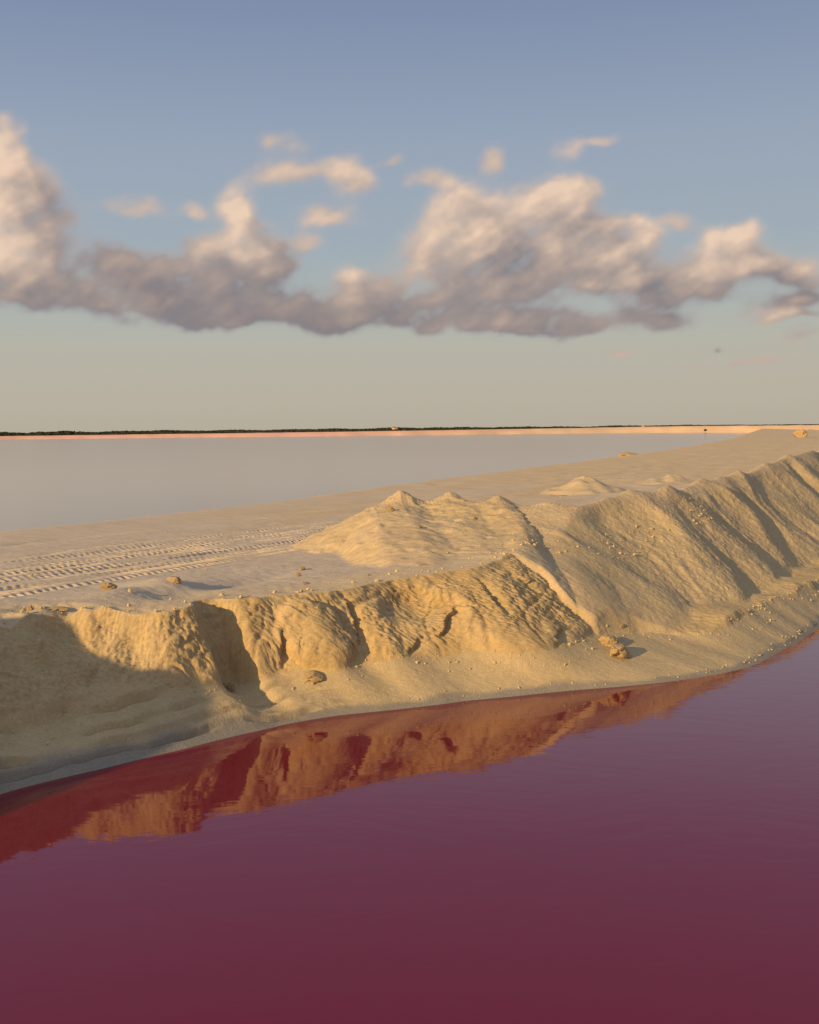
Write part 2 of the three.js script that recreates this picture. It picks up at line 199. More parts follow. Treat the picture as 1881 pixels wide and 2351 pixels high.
for (let i = 0; i < NA; i++) {
  const a = aPos[i], bS = shoreB(a) + 0.05 * n3(a * 1.1, 0, 0) * sstep(4, 8, a) + 0.008 * n3(a * 3, 3, 0), near = 1 - sstep(30, 60, a);
  const jag = near * (0.06 * n3(a * 1.9, 5, 1) + 0.02 * n3(a * 4.3, 5, 2)), jagR = near * sstep(14, 15, a) * 0.10 * n3(a * 2.6, 8, 1);
  const bT = Math.max(bS + 0.25, toeB(a) + jag + jagR), hT = toeH(a), stepH = mix(0.05, 0.11, sstep(13.6, 14.6, a)) * sstep(-0.35, 0.45, n3(a * 0.9, 2, 9));
  const bC = Math.max(bT + 0.12, crestB(a) + near * (0.05 * n3(a * 2.3, 1, 4) + 0.02 * n3(a * 6, 1, 5))), hC = crestH(a), bF = farB(a), hR = roadH(a);
  while (lowR < ridgePts.length && ridgePts[lowR][0] < a - 7) lowR++;
  const mine = []; for (let k = lowR; k < ridgePts.length && ridgePts[k][0] < a + 7; k++) mine.push(ridgePts[k]);
  const leftWall = 1 - sstep(8.0, 8.9, a);              // the slumped bank on the left is less steep at its foot
  for (let j = 0; j < NT; j++) {
    const b = j < tPos.length ? bS + tPos[j] : mix(bS + 12.4, bF + 8, ((j - tPos.length + 1) / NF) ** 1.0);
    const at = i * NT + j; AB[at * 2] = a; AB[at * 2 + 1] = b;
    let h, z, c, sw = 0, rw = 0;
    const wb = b + near * (0.035 * n3(a * 1.9, b * 2.6, 7) + (1 - 0.8 * sstep(13.3, 14, a)) * (0.015 * n3(a * 4.6, b * 8, 3) + 0.008 * n3(a * 10, b * 18, 3) + 0.008 * n3(a * 24, b * 42, 3)));
    if (b < bS) { h = Math.max(-0.9, (b - bS) * 0.42); z = 0; c = C_WET; }
    else if (wb < bT + 0.13) {
      const u = Math.min(1.15, (b - bS) / (toeB(a) - bS)); h = hT * (0.8 * u + 0.2 * u * u); z = 0;
      const t = b - bS + 0.08 * n3(a * 0.9, 2, 2) + 0.02 * n3(a * 4, 2, 2);
      const st = 1 - sstep(9.4, 10.2, a), st2 = near;
      for (const [p, d] of [[0.16, 0.03], [0.27, 0.045], [0.45, 0.03], [0.66, 0.05]]) h += st * d * sstep(p - 0.012, p + 0.012, t) * sstep(-0.25, 0.2, n3(a * 0.8, p * 9, 1)) - st * d * sstep(p, p + 0.3, t) - st * 0.075 * sstep(-0.2, 0.15, n3(a * 1.1, p * 9, 1)) * Math.exp(-(((t - p + 0.02) / 0.02) ** 2));
      h += st2 * 0.022 * sstep(0.07, 0.1, t) * sstep(-0.1, 0.3, n3(a * 1.6, 4, 8));
      const wide = mix(0.33, 0.18, sstep(8, 9.6, a)), wet = 1 - sstep(0.4 * wide, wide, b - bS + 0.10 * fbm(a * 2.3, b * 2.3, 1, 3));
      c = C_BEACH.map((v, k) => mix(v, C_WET[k], 0.8 * wet));
    }
    if (b >= bS && wb >= bT && wb < bC) {
      const hb = wb < bT + 0.13 ? h : 0, u = (wb - bT) / (bC - bT), p = mix(0.92, 1.05, leftWall);
      h = hT + stepH + (hC - hT - stepH) * u ** p; if (wb < bT + 0.13) h = mix(hb, h, sstep(0, 0.13, wb - bT)); z = 1; sw = Math.min(1, 5 * u, 5 * (1 - u) + 0.3) * (1 - sstep(13.6, 14.8, a)); rw = 0;
      c = C_FRESH.map((v, k) => mix(mix(v, C_SLOPE[k], 0.75 * leftWall * (1 - 0.4 * u)), C_DARK[k], 0.55 * sstep(0.05, 0.5, fbm(a * 1.8, b * 1.8, 3, 3) + 0.25 * sstep(11, 11.6, a) * (1 - sstep(12.2, 12.9, a)))));
    } else if (b >= bS && wb >= bC && b < bF) {
      const u = Math.max(0, b - bC), r = hR - 0.01; h = mix(hC, r, sstep(0, 2.4, u)); z = 2;
      h -= 0.10 * Math.max(0, (b - (bF - 1.5)) / 1.5) ** 2;
      h += 0.018 * n3(a * 0.25, b * 1.3, 2) + 0.012 * n3(a * 0.35, b * 3.1, 6) * sstep(8, 14, a);   // old ruts lengthwise
      const sunGold = 0.75 * sstep(-0.25, 0.25, fbm(a * 0.12, b * 0.5, 7, 3) + (a - 27) * 0.03); c = C_ROAD.map((v, k) => mix(C_PALE[k], mix(v, C_HEAP[k], sunGold), sstep(0, 1.6, u)));  // golden tint farther along paints in the brighter sunlight scattered back there
    } else if (b >= bF) { h = Math.max(-0.9, hR - 0.1 - (b - bF) * 0.5); z = 2; c = C_PALE; }
    if (leftWall > 0 && b > bS) h += leftWall * sstep(5, 6.5, a) * Math.exp(-(((b - bC) / 0.38) ** 2)) * (-0.10 + 0.13 * n3(a * 2.2, b * 2.2, 15) + 0.05 * n3(a * 6, b * 6, 15));
    for (const [la, lb, lh, ra, rb] of lumps) { const e = ((a - la) / ra) ** 2 + ((b - lb) / rb) ** 2; if (e < 6 && b > bC) h += lh * Math.exp(-e); }
    if (b > bC + 0.3 && b < bF - 0.2) h += lugAt(a, b);
    under[at] = h;
    if (wb >= bT && b < bF) {                           // the windrow heaped along the edge
      let best = -9, side = 0, who = 0; const past = Math.max(0, (a < 13.6 ? crestB(a) + 0.02 : 7.15 + (a - 13.6) * 0.47) - b + 0.15 * n3(a, b, 31));
      for (const r of mine) {
        const da = r[0] - a, db = r[1] - b;
        const ka = da > 0 ? (db < 0 ? 0.5 : mix(0.27, 0.5, sstep(9.4, 10.4, r[1]))) : 0.5, kb = db > 0 ? mix(0.5, 0.71, sstep(9.6, 8.2, r[1]) || (r[0] > 16.6 ? 1 : 0)) * mix(1, 1.2, sstep(18.5, 21, r[0])) : 0.5;
        const q = (ka * da) ** 2 + (kb * db) ** 2; let v = r[2] - Math.sqrt(q + 0.0016) + 0.04;
        if (r[1] > 8.7 && r[0] < 17 && da > 0 && db > 0) { const ph = Math.atan2(db, da) * 57.3, sl = 0.60 - 0.43 * Math.exp(-(((ph - 40) / 20) ** 2)); v = Math.max(v, r[2] - Math.sqrt((da * da + db * db) * sl * sl + 0.0016) + 0.04 - 0.72 * (Math.sqrt(past * past + 0.05) - 0.22)); }   // a gentle fan of slumped sand towards the brow
        if (v > best) { best = v; side = db; who = r[0] + (r[1] < 8.6 ? 3 : 0); }
      }
      if (wb < bC + 0.1 && a < 13.8) best -= 2.6 * (bC + 0.1 - wb) * (1 - sstep(13.0, 13.7, a + 0.15 * n3(a * 2, b * 2, 17)));
      for (const [pa, pb, ph, pr] of PEAKS) { const e = ((a - pa) ** 2 + (b - pb) ** 2) / (pr * pr); if (e < 9) best += ph / (1 + 2.2 * e) * (1 - e / 9); }
      { const e = ((a - 14.0) / 0.7) ** 2 + ((b - 6.5) / 0.7) ** 2; best += 0.2 * Math.exp(-e); }
      best = Math.max(best, heapTop(b + 0.167 * a + 0.1 * n3(a * 2, b * 3, 6)) - 0.55 * Math.max(0, Math.abs(a - 1.8) - 0.3));
      best += 0.05 * fbm(a * 0.8, b * 0.8, 4, 3) * near;
      const k = 0.05, d = best - h;
      if (d > -k) {
        const m = Math.min(1, Math.max(0, 0.5 + 0.5 * d / k)), rise = sstep(0, 0.16 + 0.1 * n3(a * 1.5, b, 2), wb - bT); h = mix(h, mix(h, best, m) + k * m * (1 - m), 0.3 * sstep(0, 0.02, wb - bT) * sstep(-0.2, 0.4, n3(a * 1.2, 3, 3)) + (1 - 0.3 * sstep(-0.2, 0.4, n3(a * 1.2, 3, 3))) * rise);
        const down = side > 0 ? sstep(0, 0.35, side) : 0, right = sstep(13.6, 15.2, a - 0.35 * (b - 7.3));
        rw = m * down * right * near; sw *= 1 - m;
        if (m > 0.5) z = who < 17.2 && a > 11.5 && a < 18 && b > 7.4 ? 3 : 1;
        const heap = C_HEAP.map((v, q) => mix(v, C_SLOPE[q], Math.max(down * right, sstep(0.1, 0.5, fbm(a * 1.1, b * 1.1, 6, 3)))));
        c = c.map((v, q) => mix(v, heap[q], m));
      }
    }
    const k = 1 + 0.16 * fbm(a * 0.9, b * 0.9, 2, 3) + 0.13 * fbm(a * 5, b * 5, 5, 3);
    P[at * 3] = toX(a, b); P[at * 3 + 1] = h; P[at * 3 + 2] = toZ(a, b);
    const dry = b < bS + 0.4 ? 1 : 1;
    COL[at * 3] = c[0] * k * dry; COL[at * 3 + 1] = c[1] * k; COL[at * 3 + 2] = c[2] * k * (1 + 0.05 * n3(a * 2, b * 2, 8));
    zone[at] = z; steepW[at] = sw; rillW[at] = rw;
  }
}
function gridNormals(src) {
  const N = new Float32Array(NA * NT * 3), flip = -1;
  for (let i = 0; i < NA; i++) for (let j = 0; j < NT; j++) {
    const i0 = Math.max(0, i - 1), i1 = Math.min(NA - 1, i + 1), j0 = Math.max(0, j - 1), j1 = Math.min(NT - 1, j + 1), p = (i0 * NT + j) * 3, q = (i1 * NT + j) * 3, r = (i * NT + j0) * 3, s = (i * NT + j1) * 3;
    const ax = src[q] - src[p], ay = src[q + 1] - src[p + 1], az = src[q + 2] - src[p + 2], bx = src[s] - src[r], by = src[s + 1] - src[r + 1], bz = src[s + 2] - src[r + 2];
    let nx = ay * bz - az * by, ny = az * bx - ax * bz, nz = ax * by - ay * bx; nx = -nx * flip; ny = -ny * flip; nz = -nz * flip;
    const l = Math.hypot(nx, ny, nz) || 1, o = (i * NT + j) * 3; N[o] = nx / l; N[o + 1] = ny / l; N[o + 2] = nz / l;
  }
  return N;
}
// the bulge that stands out of the cliff, and the clefts where blocks have broken away: a, b, height of both ends
const CLEFTS = [[11.96, 7.2, 0.98, 11.55, 7.02, 0.62, 0.065], [11.33, 7.12, 0.62, 11.0, 6.98, 0.42, 0.06], [13.0, 6.35, 0.62, 12.5, 6.0, 0.42, 0.09], [10.75, 7.85, 1.15, 10.6, 7.6, 0.6, 0.06], [9.85, 8.15, 0.85, 9.78, 8.05, 0.5, 0.07], [12.5, 7.1, 1.2, 12.35, 6.7, 0.85, 0.05]];
function carve(a, b, h) {
  const u = (a - 10.2) + 0.05 * n3(a * 4, h * 4, 1), v = (h - 0.8) * 1.05 + 0.05 * n3(a * 4, h * 4, 8), r = Math.hypot(u / 0.40, v / 0.42);
  let d = 0.11 * (1 - sstep(0.86, 1.06, r)) * (1 - 0.35 * r * r) * (a > 9.2 ? 1 : 0);
  const r2 = Math.hypot((a - 11.55 + 0.05 * n3(a * 5, h * 5, 3)) / 0.55, (h - 1.0) / 0.22); d -= 0.09 * (1 - sstep(0.4, 1.1, r2));
  for (const [a0, b0, h0, a1, b1, h1, deep] of CLEFTS) {
    const ex = a1 - a0, ez = h1 - h0, t = Math.min(1, Math.max(0, ((a - a0) * ex + (h - h0) * ez) / (ex * ex + ez * ez))), da = a - a0 - t * ex + 0.03 * n3(h * 9, a0, 2), dh = h - h0 - t * ez, l = Math.hypot(da, dh); if (l > 0.3) continue;
    const taper = Math.sin(Math.PI * (0.12 + 0.76 * t)); d += deep * taper * (da < 0 ? 0.55 * Math.exp(-((l / 0.12) ** 2)) : -1.0 * Math.exp(-((l / 0.07) ** 2)));
  }
  return d;
}
{ // relief that needs the way the face points: crumbling cliff, rills of dry sand, lumps
  const N = gridNormals(P);
  for (let at = 0; at < NA * NT; at++) {
    const a = AB[at * 2], b = AB[at * 2 + 1]; if (a < 2 || a > 260) continue;
    const o = at * 3, h = P[o + 1], z = zone[at], near = 1 - sstep(35, 70, a); let d = 0;
    const sw = steepW[at], rw = rillW[at];
    if (sw > 0.01) {
      const q = a + 0.25 * (h - 0.8) * n3(a * 0.8, 0, 3);
      const wob = 0.35 * n3(a * 3, b * 3, h * 3);
      const hq = h + 0.15 * n3(a * 2, b * 2, 1);
      d += sw * (carve(a, b, h) + 0.055 * n3(a * 1.0, hq * 1.1, b * 0.8) + 0.02 * n3(a * 2.6, hq * 2.8, b * 2) - 0.022 * sstep(0.86, 0.985, 1 - 2 * Math.abs(n3(a * 0.9 + 2 + 0.6 * n3(a * 1.5, hq * 2, 4), hq * 1.0, b * 1.0))) + 0.022 * (0.5 - cell(a * 5 + wob, hq * 5 + wob, b * 5)) + 0.034 * (0.5 - cell(a * 10 + wob, hq * 10 + wob, b * 10)) * sstep(-0.2, 0.45, n3(a * 1.8, hq * 1.8, 7)) + 0.038 * sstep(-0.6, 0.2, n3(a * 2.6, hq * 2.6, 21)) * (0.45 - cell(a * 21 + wob, hq * 21, b * 21)) + 0.012 * n3(a * 33, hq * 33, b * 33) + 0.011 * n3(a * 52, h * 52, b * 52) + (a < 9 ? (9 - Math.max(a, 8)) * (0.05 * n3(a * 2.6, hq * 3.4, b * 2.6) + 0.03 * (0.5 - cell(a * 5, hq * 6, b * 5))) : 0));
    }
    if (rw > 0.01) {
      const q = a - 0.35 * (b - 7.3), grow = 0.6 + 0.6 * sstep(15, 18, q);
      const qq = q + 0.45 * n3(a * 0.6, b * 0.7, 5) + 0.12 * n3(a * 2.2, b * 2.2, 5), vary = sstep(-0.4, 0.4, n3(a * 0.45, b * 0.5, 12)); d += rw * grow * (0.16 * n3(qq * 0.8 + 3, b * 0.35, 1) + 0.09 * vary * (ridge(qq * 1.15, b * 0.45, 2, 1) - 0.2) + 0.022 * n3(qq * 4.2, b * 1.5, 3) * sstep(-0.2, 0.3, n3(a * 0.8, b * 0.8, 6)) + 0.02 * fbm(a * 3.5, b * 3.5, h * 3.5, 2) + 0.012 * (0.5 - cell(a * 9, b * 9, h * 9)) + 0.006 * n3(a * 17, b * 17, h * 17) + 0.006 * n3(a * 38, b * 38, h * 38));
    }
    if (z === 3) d += 0.05 * fbm(a * 1.5, b * 1.5, h * 1.5, 3) + 0.03 * sstep(0.1, 0.6, n3(a * 2.3, b * 2.3, h * 4)) * n3(a * 6, b * 6, h * 6) + 0.02 * sstep(1.6, 1.95, h) * (0.5 - cell(a * 8, b * 8, h * 8)) + 0.010 * n3(a * 6, b * 6, h * 6) + 0.018 * (0.5 - cell(a * 6.5, b * 6.5, h * 6.5)) + 0.006 * n3(a * 30, b * 30, h * 30);
    else if (z === 2) d += (0.03 * n3(a * 0.7, b * 1.6, 9) + 0.045 * n3(a * 1.35, b * 1.35, 9)) * sstep(19, 32, a) + 0.10 * n3(a * 0.5, b * 0.55, 4) * sstep(36, 60, a) + near * (0.010 * n3(a * 2.4, b * 2.4, 1) + 0.007 * n3(a * 8, b * 8, 1) + 0.004 * n3(a * 21, b * 21, 3));
    else if (z === 1 && rw < 0.5 && sw < 0.5) d += near * (0.02 * fbm(a * 3, b * 3, h * 3, 3) + 0.008 * n3(a * 14, b * 14, h * 14));
    else if (z === 0 && h > 0.01) d += near * Math.min(1, h * 12) * (0.004 * n3(a * 3, b * 3, 2) + 0.004 * n3(a * 12, b * 12, 2) + 0.003 * n3(a * 30, b * 30, 2));
    P[o] += N[o] * d; P[o + 1] += N[o + 1] * d; P[o + 2] += N[o + 2] * d;
  }
}
const NRM = gridNormals(P);
const groundAt = (a, b) => { // height of the finished surface
  let i = 0, hi = NA - 1; while (hi - i > 1) { const m = (i + hi) >> 1; if (aPos[m] <= a) i = m; else hi = m; }
  let bestJ = 0, bd = 1e9; for (let j = 0; j < NT; j++) { const d = Math.abs(AB[(i * NT + j) * 2 + 1] - b); if (d < bd) { bd = d; bestJ = j; } }
  return P[(i * NT + bestJ) * 3 + 1];
};

// ---------------------------------------------------------------- materials: grain, with a warm sheen on the track
function grainTexture(size, seed, f) {
  const d = new Uint8Array(size * size * 4); const r = rng(seed);
  for (let y = 0; y < size; y++) for (let x = 0; x < size; x++) {
    const u = x / size * Math.PI * 2, v = y / size * Math.PI * 2, R = f / (2 * Math.PI);
    const q = (s, o) => n3(Math.cos(u) * R * s + o, Math.sin(u) * R * s + Math.cos(v) * R * s * 0.71, Math.sin(v) * R * s + o);
    const val = 0.5 + 0.22 * q(1, 0) + 0.2 * q(2.3, 5) + 0.18 * q(5, 9) + 0.16 * (r() - 0.5); const g = Math.max(0, Math.min(255, val * 255));
    const at = (y * size + x) * 4; d[at] = d[at + 1] = d[at + 2] = g; d[at + 3] = 255;
  }
  const t = new THREE.DataTexture(d, size, size); t.wrapS = t.wrapT = THREE.RepeatWrapping; t.magFilter = THREE.LinearFilter; t.minFilter = THREE.LinearMipmapLinearFilter; t.generateMipmaps = true; t.needsUpdate = true; return t;
}
function tintTexture(size, seed) {                       // pale and dark grains, mean near white
  const d = new Uint8Array(size * size * 4), r = rng(seed);
  for (let y = 0; y < size; y++) for (let x = 0; x < size; x++) {
    const u = x / size * Math.PI * 2, v = y / size * Math.PI * 2, n = n3(Math.cos(u) * 5, Math.sin(u) * 5 + Math.cos(v) * 4, Math.sin(v) * 5), m = n3(Math.cos(u) * 14, Math.sin(u) * 14 + Math.cos(v) * 11, Math.sin(v) * 14);
    const k = 232 + 13 * n + 12 * m + 26 * (r() - 0.5), at = (y * size + x) * 4;
    d[at] = Math.min(255, k + 3); d[at + 1] = Math.min(255, k); d[at + 2] = Math.min(255, k - 4); d[at + 3] = 255;
  }
  const t = new THREE.DataTexture(d, size, size); t.colorSpace = THREE.SRGBColorSpace; t.wrapS = t.wrapT = THREE.RepeatWrapping; t.magFilter = THREE.LinearFilter; t.minFilter = THREE.LinearMipmapLinearFilter; t.generateMipmaps = true; t.needsUpdate = true; return t;
}
const bump = grainTexture(512, 3, 26), tint = tintTexture(512, 5);
const sandMat = new THREE.MeshStandardMaterial({ vertexColors: true, roughness: 0.95, map: tint, bumpMap: bump, bumpScale: 0.006 });
sandMat.name = 'sand';
const dustSheenMat = new THREE.MeshPhysicalMaterial({ vertexColors: true, roughness: 0.95, map: tint, bumpMap: bump, bumpScale: 0.006, sheen: 0.12, sheenColor: new THREE.Color(1.0, 0.78, 0.5), sheenRoughness: 0.7 });   // dry salt dust; warm sheen imitates sunlight scattered back at low angles

// ---------------------------------------------------------------- the dike cut into its pieces
function piece(name, want, hOf, mat = sandMat) {
  const remap = new Int32Array(NA * NT).fill(-1), pos = [], nor = [], col = [], uv = [], idx = [];
  const vert = (at) => { if (remap[at] < 0) { remap[at] = pos.length / 3; const o = at * 3; pos.push(P[o], hOf ? hOf(at) : P[o + 1], P[o + 2]); nor.push(NRM[o], NRM[o + 1], NRM[o + 2]); col.push(COL[o], COL[o + 1], COL[o + 2]); uv.push(AB[at * 2] / 0.83, (AB[at * 2 + 1] + P[o + 1] * 0.8) / 0.83); } return remap[at]; };
  for (let i = 0; i < NA - 1; i++) for (let j = 0; j < NT - 1; j++) {
    const p = i * NT + j, q = p + NT; if (!want(zone[p], zone[p + 1], zone[q], zone[q + 1], p)) continue;
    const A = vert(p), B = vert(q), C = vert(q + 1), D = vert(p + 1); idx.push(A, B, D, B, C, D);
  }
  const g = new THREE.BufferGeometry();
  g.setAttribute('position', new THREE.Float32BufferAttribute(pos, 3)); g.setAttribute('normal', new THREE.Float32BufferAttribute(nor, 3)); g.setAttribute('color', new THREE.Float32BufferAttribute(col, 3)); g.setAttribute('uv', new THREE.Float32BufferAttribute(uv, 2)); g.setIndex(idx);
  const m = new THREE.Mesh(g, mat); m.name = name; m.castShadow = m.receiveShadow = true; scene.add(m); return m;
}
const inMound = (a, b, c, d) => a === 3 || b === 3 || c === 3 || d === 3;
setAll(piece('beach', (p, q, r, s) => !inMound(p, q, r, s) && p === 0), 'narrow smooth sand beach between the crumbling bank and the red pond', 'beach', null, 'structure');
setAll(piece('sand_bank', (p, q, r, s) => !inMound(p, q, r, s) && p === 1), 'crumbling ochre sand bank with rills and ledges above the pond beach', 'bank', null, 'structure');
setAll(piece('road', (p, q, r, s) => !inMound(p, q, r, s) && p === 2, null, dustSheenMat), 'flat pale sand track with tractor tread prints on top of the dike', 'road', null, 'structure');
setAll(piece('sand_mound', (p, q, r, s) => inMound(p, q, r, s)), 'large pale sand mound with small peaks heaped between the bank edge and the track', 'sand mound');
{ // firm sand that the mound lies on
  const m = piece('ground', (p, q, r, s) => inMound(p, q, r, s), (at) => zone[at] === 3 ? Math.min(under[at], P[at * 3 + 1]) - 0.06 : P[at * 3 + 1] - 0.012);
  setAll(m, 'firm sand under the large mound', 'ground', null, 'structure');
}

// ---------------------------------------------------------------- water
function rippleTexture(size, seed, stretch) {
  const h = new Float32Array(size * size), d = new Uint8Array(size * size * 4);
  for (let y = 0; y < size; y++) for (let x = 0; x < size; x++) {
    const u = x / size * Math.PI * 2, v = y / size * Math.PI * 2; let s = 0;
    for (const [f, w] of [[1.2, 1], [2.6, 0.55], [5.5, 0.25]]) s += w * n3(Math.cos(u) * f + seed, Math.sin(u) * f + Math.cos(v) * f * stretch, Math.sin(v) * f * stretch);
    h[y * size + x] = s;
  }
  let mx = 0; const gx = new Float32Array(size * size), gy = new Float32Array(size * size);
  for (let y = 0; y < size; y++) for (let x = 0; x < size; x++) { const at = y * size + x; gx[at] = h[y * size + (x + 1) % size] - h[at]; gy[at] = h[((y + 1) % size) * size + x] - h[at]; mx = Math.max(mx, Math.abs(gx[at]), Math.abs(gy[at])); }
  for (let at = 0; at < size * size; at++) { d[at * 4] = 127.5 - 127 * gx[at] / mx; d[at * 4 + 1] = 127.5 - 127 * gy[at] / mx; d[at * 4 + 2] = 255; d[at * 4 + 3] = 255; }
  const t = new THREE.DataTexture(d, size, size); t.wrapS = t.wrapT = THREE.RepeatWrapping; t.magFilter = THREE.LinearFilter; t.minFilter = THREE.LinearMipmapLinearFilter; t.generateMipmaps = true; t.needsUpdate = true; return t;
}
function waterSheet(name, side, y, material) {           // from the middle of the dike outwards
  const pos = [], nor = [], uv = [], idx = [], as = [-2500]; for (let a = -300; a < 900; a += a > 120 ? 30 : 6) as.push(a); as.push(900);
  const reach = [0, 3, 12, 40, 160, 700, 2600];
  as.forEach((a, i) => reach.forEach((r, j) => { const b = Math.min(shoreB(a) + 6, farB(a) - 4) + side * r; pos.push(toX(a, b), y, toZ(a, b)); nor.push(0, 1, 0); uv.push(toX(a, b) / 3.2, toZ(a, b) / 3.2); if (i && j) { const p = (i - 1) * reach.length + j - 1, q = i * reach.length + j - 1; side > 0 ? idx.push(p, q, p + 1, q, q + 1, p + 1) : idx.push(p, p + 1, q, q, p + 1, q + 1); } }));
  const g = new THREE.BufferGeometry(); g.setAttribute('position', new THREE.Float32BufferAttribute(pos, 3)); g.setAttribute('normal', new THREE.Float32BufferAttribute(nor, 3)); g.setAttribute('uv', new THREE.Float32BufferAttribute(uv, 2)); g.setIndex(idx);
  const m = new THREE.Mesh(g, material); m.name = name; m.receiveShadow = true; scene.add(m); return m;
}
const rip = rippleTexture(512, 4, 2.2);
const pondMat = new THREE.MeshPhysicalMaterial({ color: new THREE.Color(0.18, 0.002, 0.018), roughness: 0.035, ior: 1.36, clearcoat: 0.22, clearcoatRoughness: 0.03, normalMap: rip, normalScale: new THREE.Vector2(0.018, 0.018) });
setAll(waterSheet('pond_water', -1, 0, pondMat), 'still dark red pond water mirroring the sand bank', 'water', null, 'structure');
const lagoonMat = new THREE.MeshPhysicalMaterial({ color: new THREE.Color(0.43, 0.30, 0.245), roughness: 0.12, ior: 1.34 });
setAll(waterSheet('lagoon_water', 1, 0, lagoonMat), 'pale pinkish grey lagoon behind the dike', 'water', null, 'structure');

// ---------------------------------------------------------------- far shore: salt beach and low woods
const polar = (az, d) => [Math.sin(rad(az)) * d, -Math.cos(rad(az)) * d];
const shoreD = table([[-80, 1100], [-30, 1080], [-20, 1040], [-8, 860], [0, 770], [8, 740], [12, 720], [15, 660], [17, 590], [18, 540], [19, 480], [22, 380], [30, 380], [80, 800]]);
const woodD = table([[-80, 1250], [-30, 1190], [-20, 1180], [0, 930], [10, 960], [20, 1300], [30, 1500], [80, 2000]]);
const shoreTop = table([[-80, 3], [-22, 3.0], [-10, 3.0], [0, 3.2], [8, 3.6], [14, 3.9], [20, 3.4], [80, 3]]);
{
  const pos = [], idx = [], col = [], uv = [], M = 12; let n = 0;
  for (let az = -75; az <= 75; az += 0.25, n++) {
    const d0 = shoreD(az) + 14 * fbm(az * 0.5, 1, 0, 3), d1 = woodD(az);
    for (let k = 0; k <= M; k++) {
      const t = k / M, d = k === M ? 6000 : k < 4 ? d0 - 4 + k * 7 : mix(d0 + 24, d1, (k - 4) / (M - 5)), top = shoreTop(az);
      const h = k === M ? 4 : -0.5 + (top + 0.5) * Math.min(1, k / 3) ** 0.9 + 0.25 * n3(az * 1.1, k * 0.7, 3) * Math.min(1, k), [x, z] = polar(az, d);
      pos.push(x, h, z); uv.push(x / 20, z / 20);
      const v = 1 + 0.16 * n3(az * 0.7, k * 0.4, 5) + 0.1 * n3(az * 3, k, 1), pinker = 1 - sstep(-6, 8, az); col.push(0.76 * v, mix(0.49, 0.41, pinker) * v, mix(0.28, 0.29, pinker) * v);
      if (n && k) { const p = (n - 1) * (M + 1) + k - 1, q = n * (M + 1) + k - 1; idx.push(p, p + 1, q, q, p + 1, q + 1); }
    }
  }
  const g = new THREE.BufferGeometry(); g.setAttribute('position', new THREE.Float32BufferAttribute(pos, 3)); g.setAttribute('color', new THREE.Float32BufferAttribute(col, 3)); g.setAttribute('uv', new THREE.Float32BufferAttribute(uv, 2)); g.setIndex(idx); g.computeVertexNormals();
  const m = new THREE.Mesh(g, new THREE.MeshStandardMaterial({ vertexColors: true, roughness: 1 })); m.name = 'far_beach'; m.castShadow = m.receiveShadow = true; scene.add(setAll(m, 'long strip of peach coloured salt beach along the far side of the lagoon', 'beach', null, 'structure'));
}
const leafMat = new THREE.MeshStandardMaterial({ color: new THREE.Color(0.045, 0.055, 0.025), roughness: 0.9, side: THREE.DoubleSide });
function leafClump(seed, n, rx, ry, rz, leaf) {
  const r = rng(seed), pos = [], idx = []; const v = new THREE.Vector3();
  for (let i = 0; i < n; i++) {
    do v.set(2 * r() - 1, 2 * r() - 1, 2 * r() - 1); while (v.lengthSq() > 1 || v.lengthSq() < 0.2);
    const c = [v.x * rx, ry + v.y * ry, v.z * rz], t = r() * 6.28, k = leaf * (0.6 + 0.8 * r()), e1 = [Math.cos(t) * k, (r() - 0.5) * k, Math.sin(t) * k], e2 = [-Math.sin(t) * k * 0.5, (0.3 + r()) * k * 0.7, Math.cos(t) * k * 0.5], s = pos.length / 3;
    for (const [p, q] of [[-1, 0], [0, -1], [1, 0], [0, 1]]) pos.push(c[0] + e1[0] * p + e2[0] * q, c[1] + e1[1] * p + e2[1] * q, c[2] + e1[2] * p + e2[2] * q);
    idx.push(s, s + 1, s + 2, s, s + 2, s + 3);
  }
  const g = new THREE.BufferGeometry(); g.setAttribute('position', new THREE.Float32BufferAttribute(pos, 3)); g.setIndex(idx); g.computeVertexNormals(); return g;
}
{
  const g = leafClump(31, 110, 3.2, 1.5, 2.6, 0.75), spots = [], r = rng(77);
  for (let az = -32; az < 30; az += 0.05) for (let k = 0; k < 2; k++) {
    const d = woodD(az) + 4 + 14 * k + 6 * r(), s = (0.85 + 0.4 * r()) * (0.8 + 0.3 * n3(az * 0.6, 4, 0)) * mix(1.4, 1.0, sstep(-20, -4, az)) * mix(1, 0.62, sstep(-2, 10, az));
    spots.push([az + 0.03 * r(), d, s, r() * 6.28]);
  }
  const im = new THREE.InstancedMesh(g, leafMat, spots.length), m4 = new THREE.Matrix4(), q = new THREE.Quaternion(), up = new THREE.Vector3(0, 1, 0);
  spots.forEach(([az, d, s, t], i) => { const [x, z] = polar(az, d); m4.compose(new THREE.Vector3(x, shoreTop(az) - 0.35, z), q.setFromAxisAngle(up, t), new THREE.Vector3(s, s, s)); im.setMatrixAt(i, m4); });
  im.name = 'mangrove_woods'; im.castShadow = true; scene.add(setAll(im, 'low dark green line of far woods along the horizon behind the salt beach', 'woods', null, 'stuff'));
}
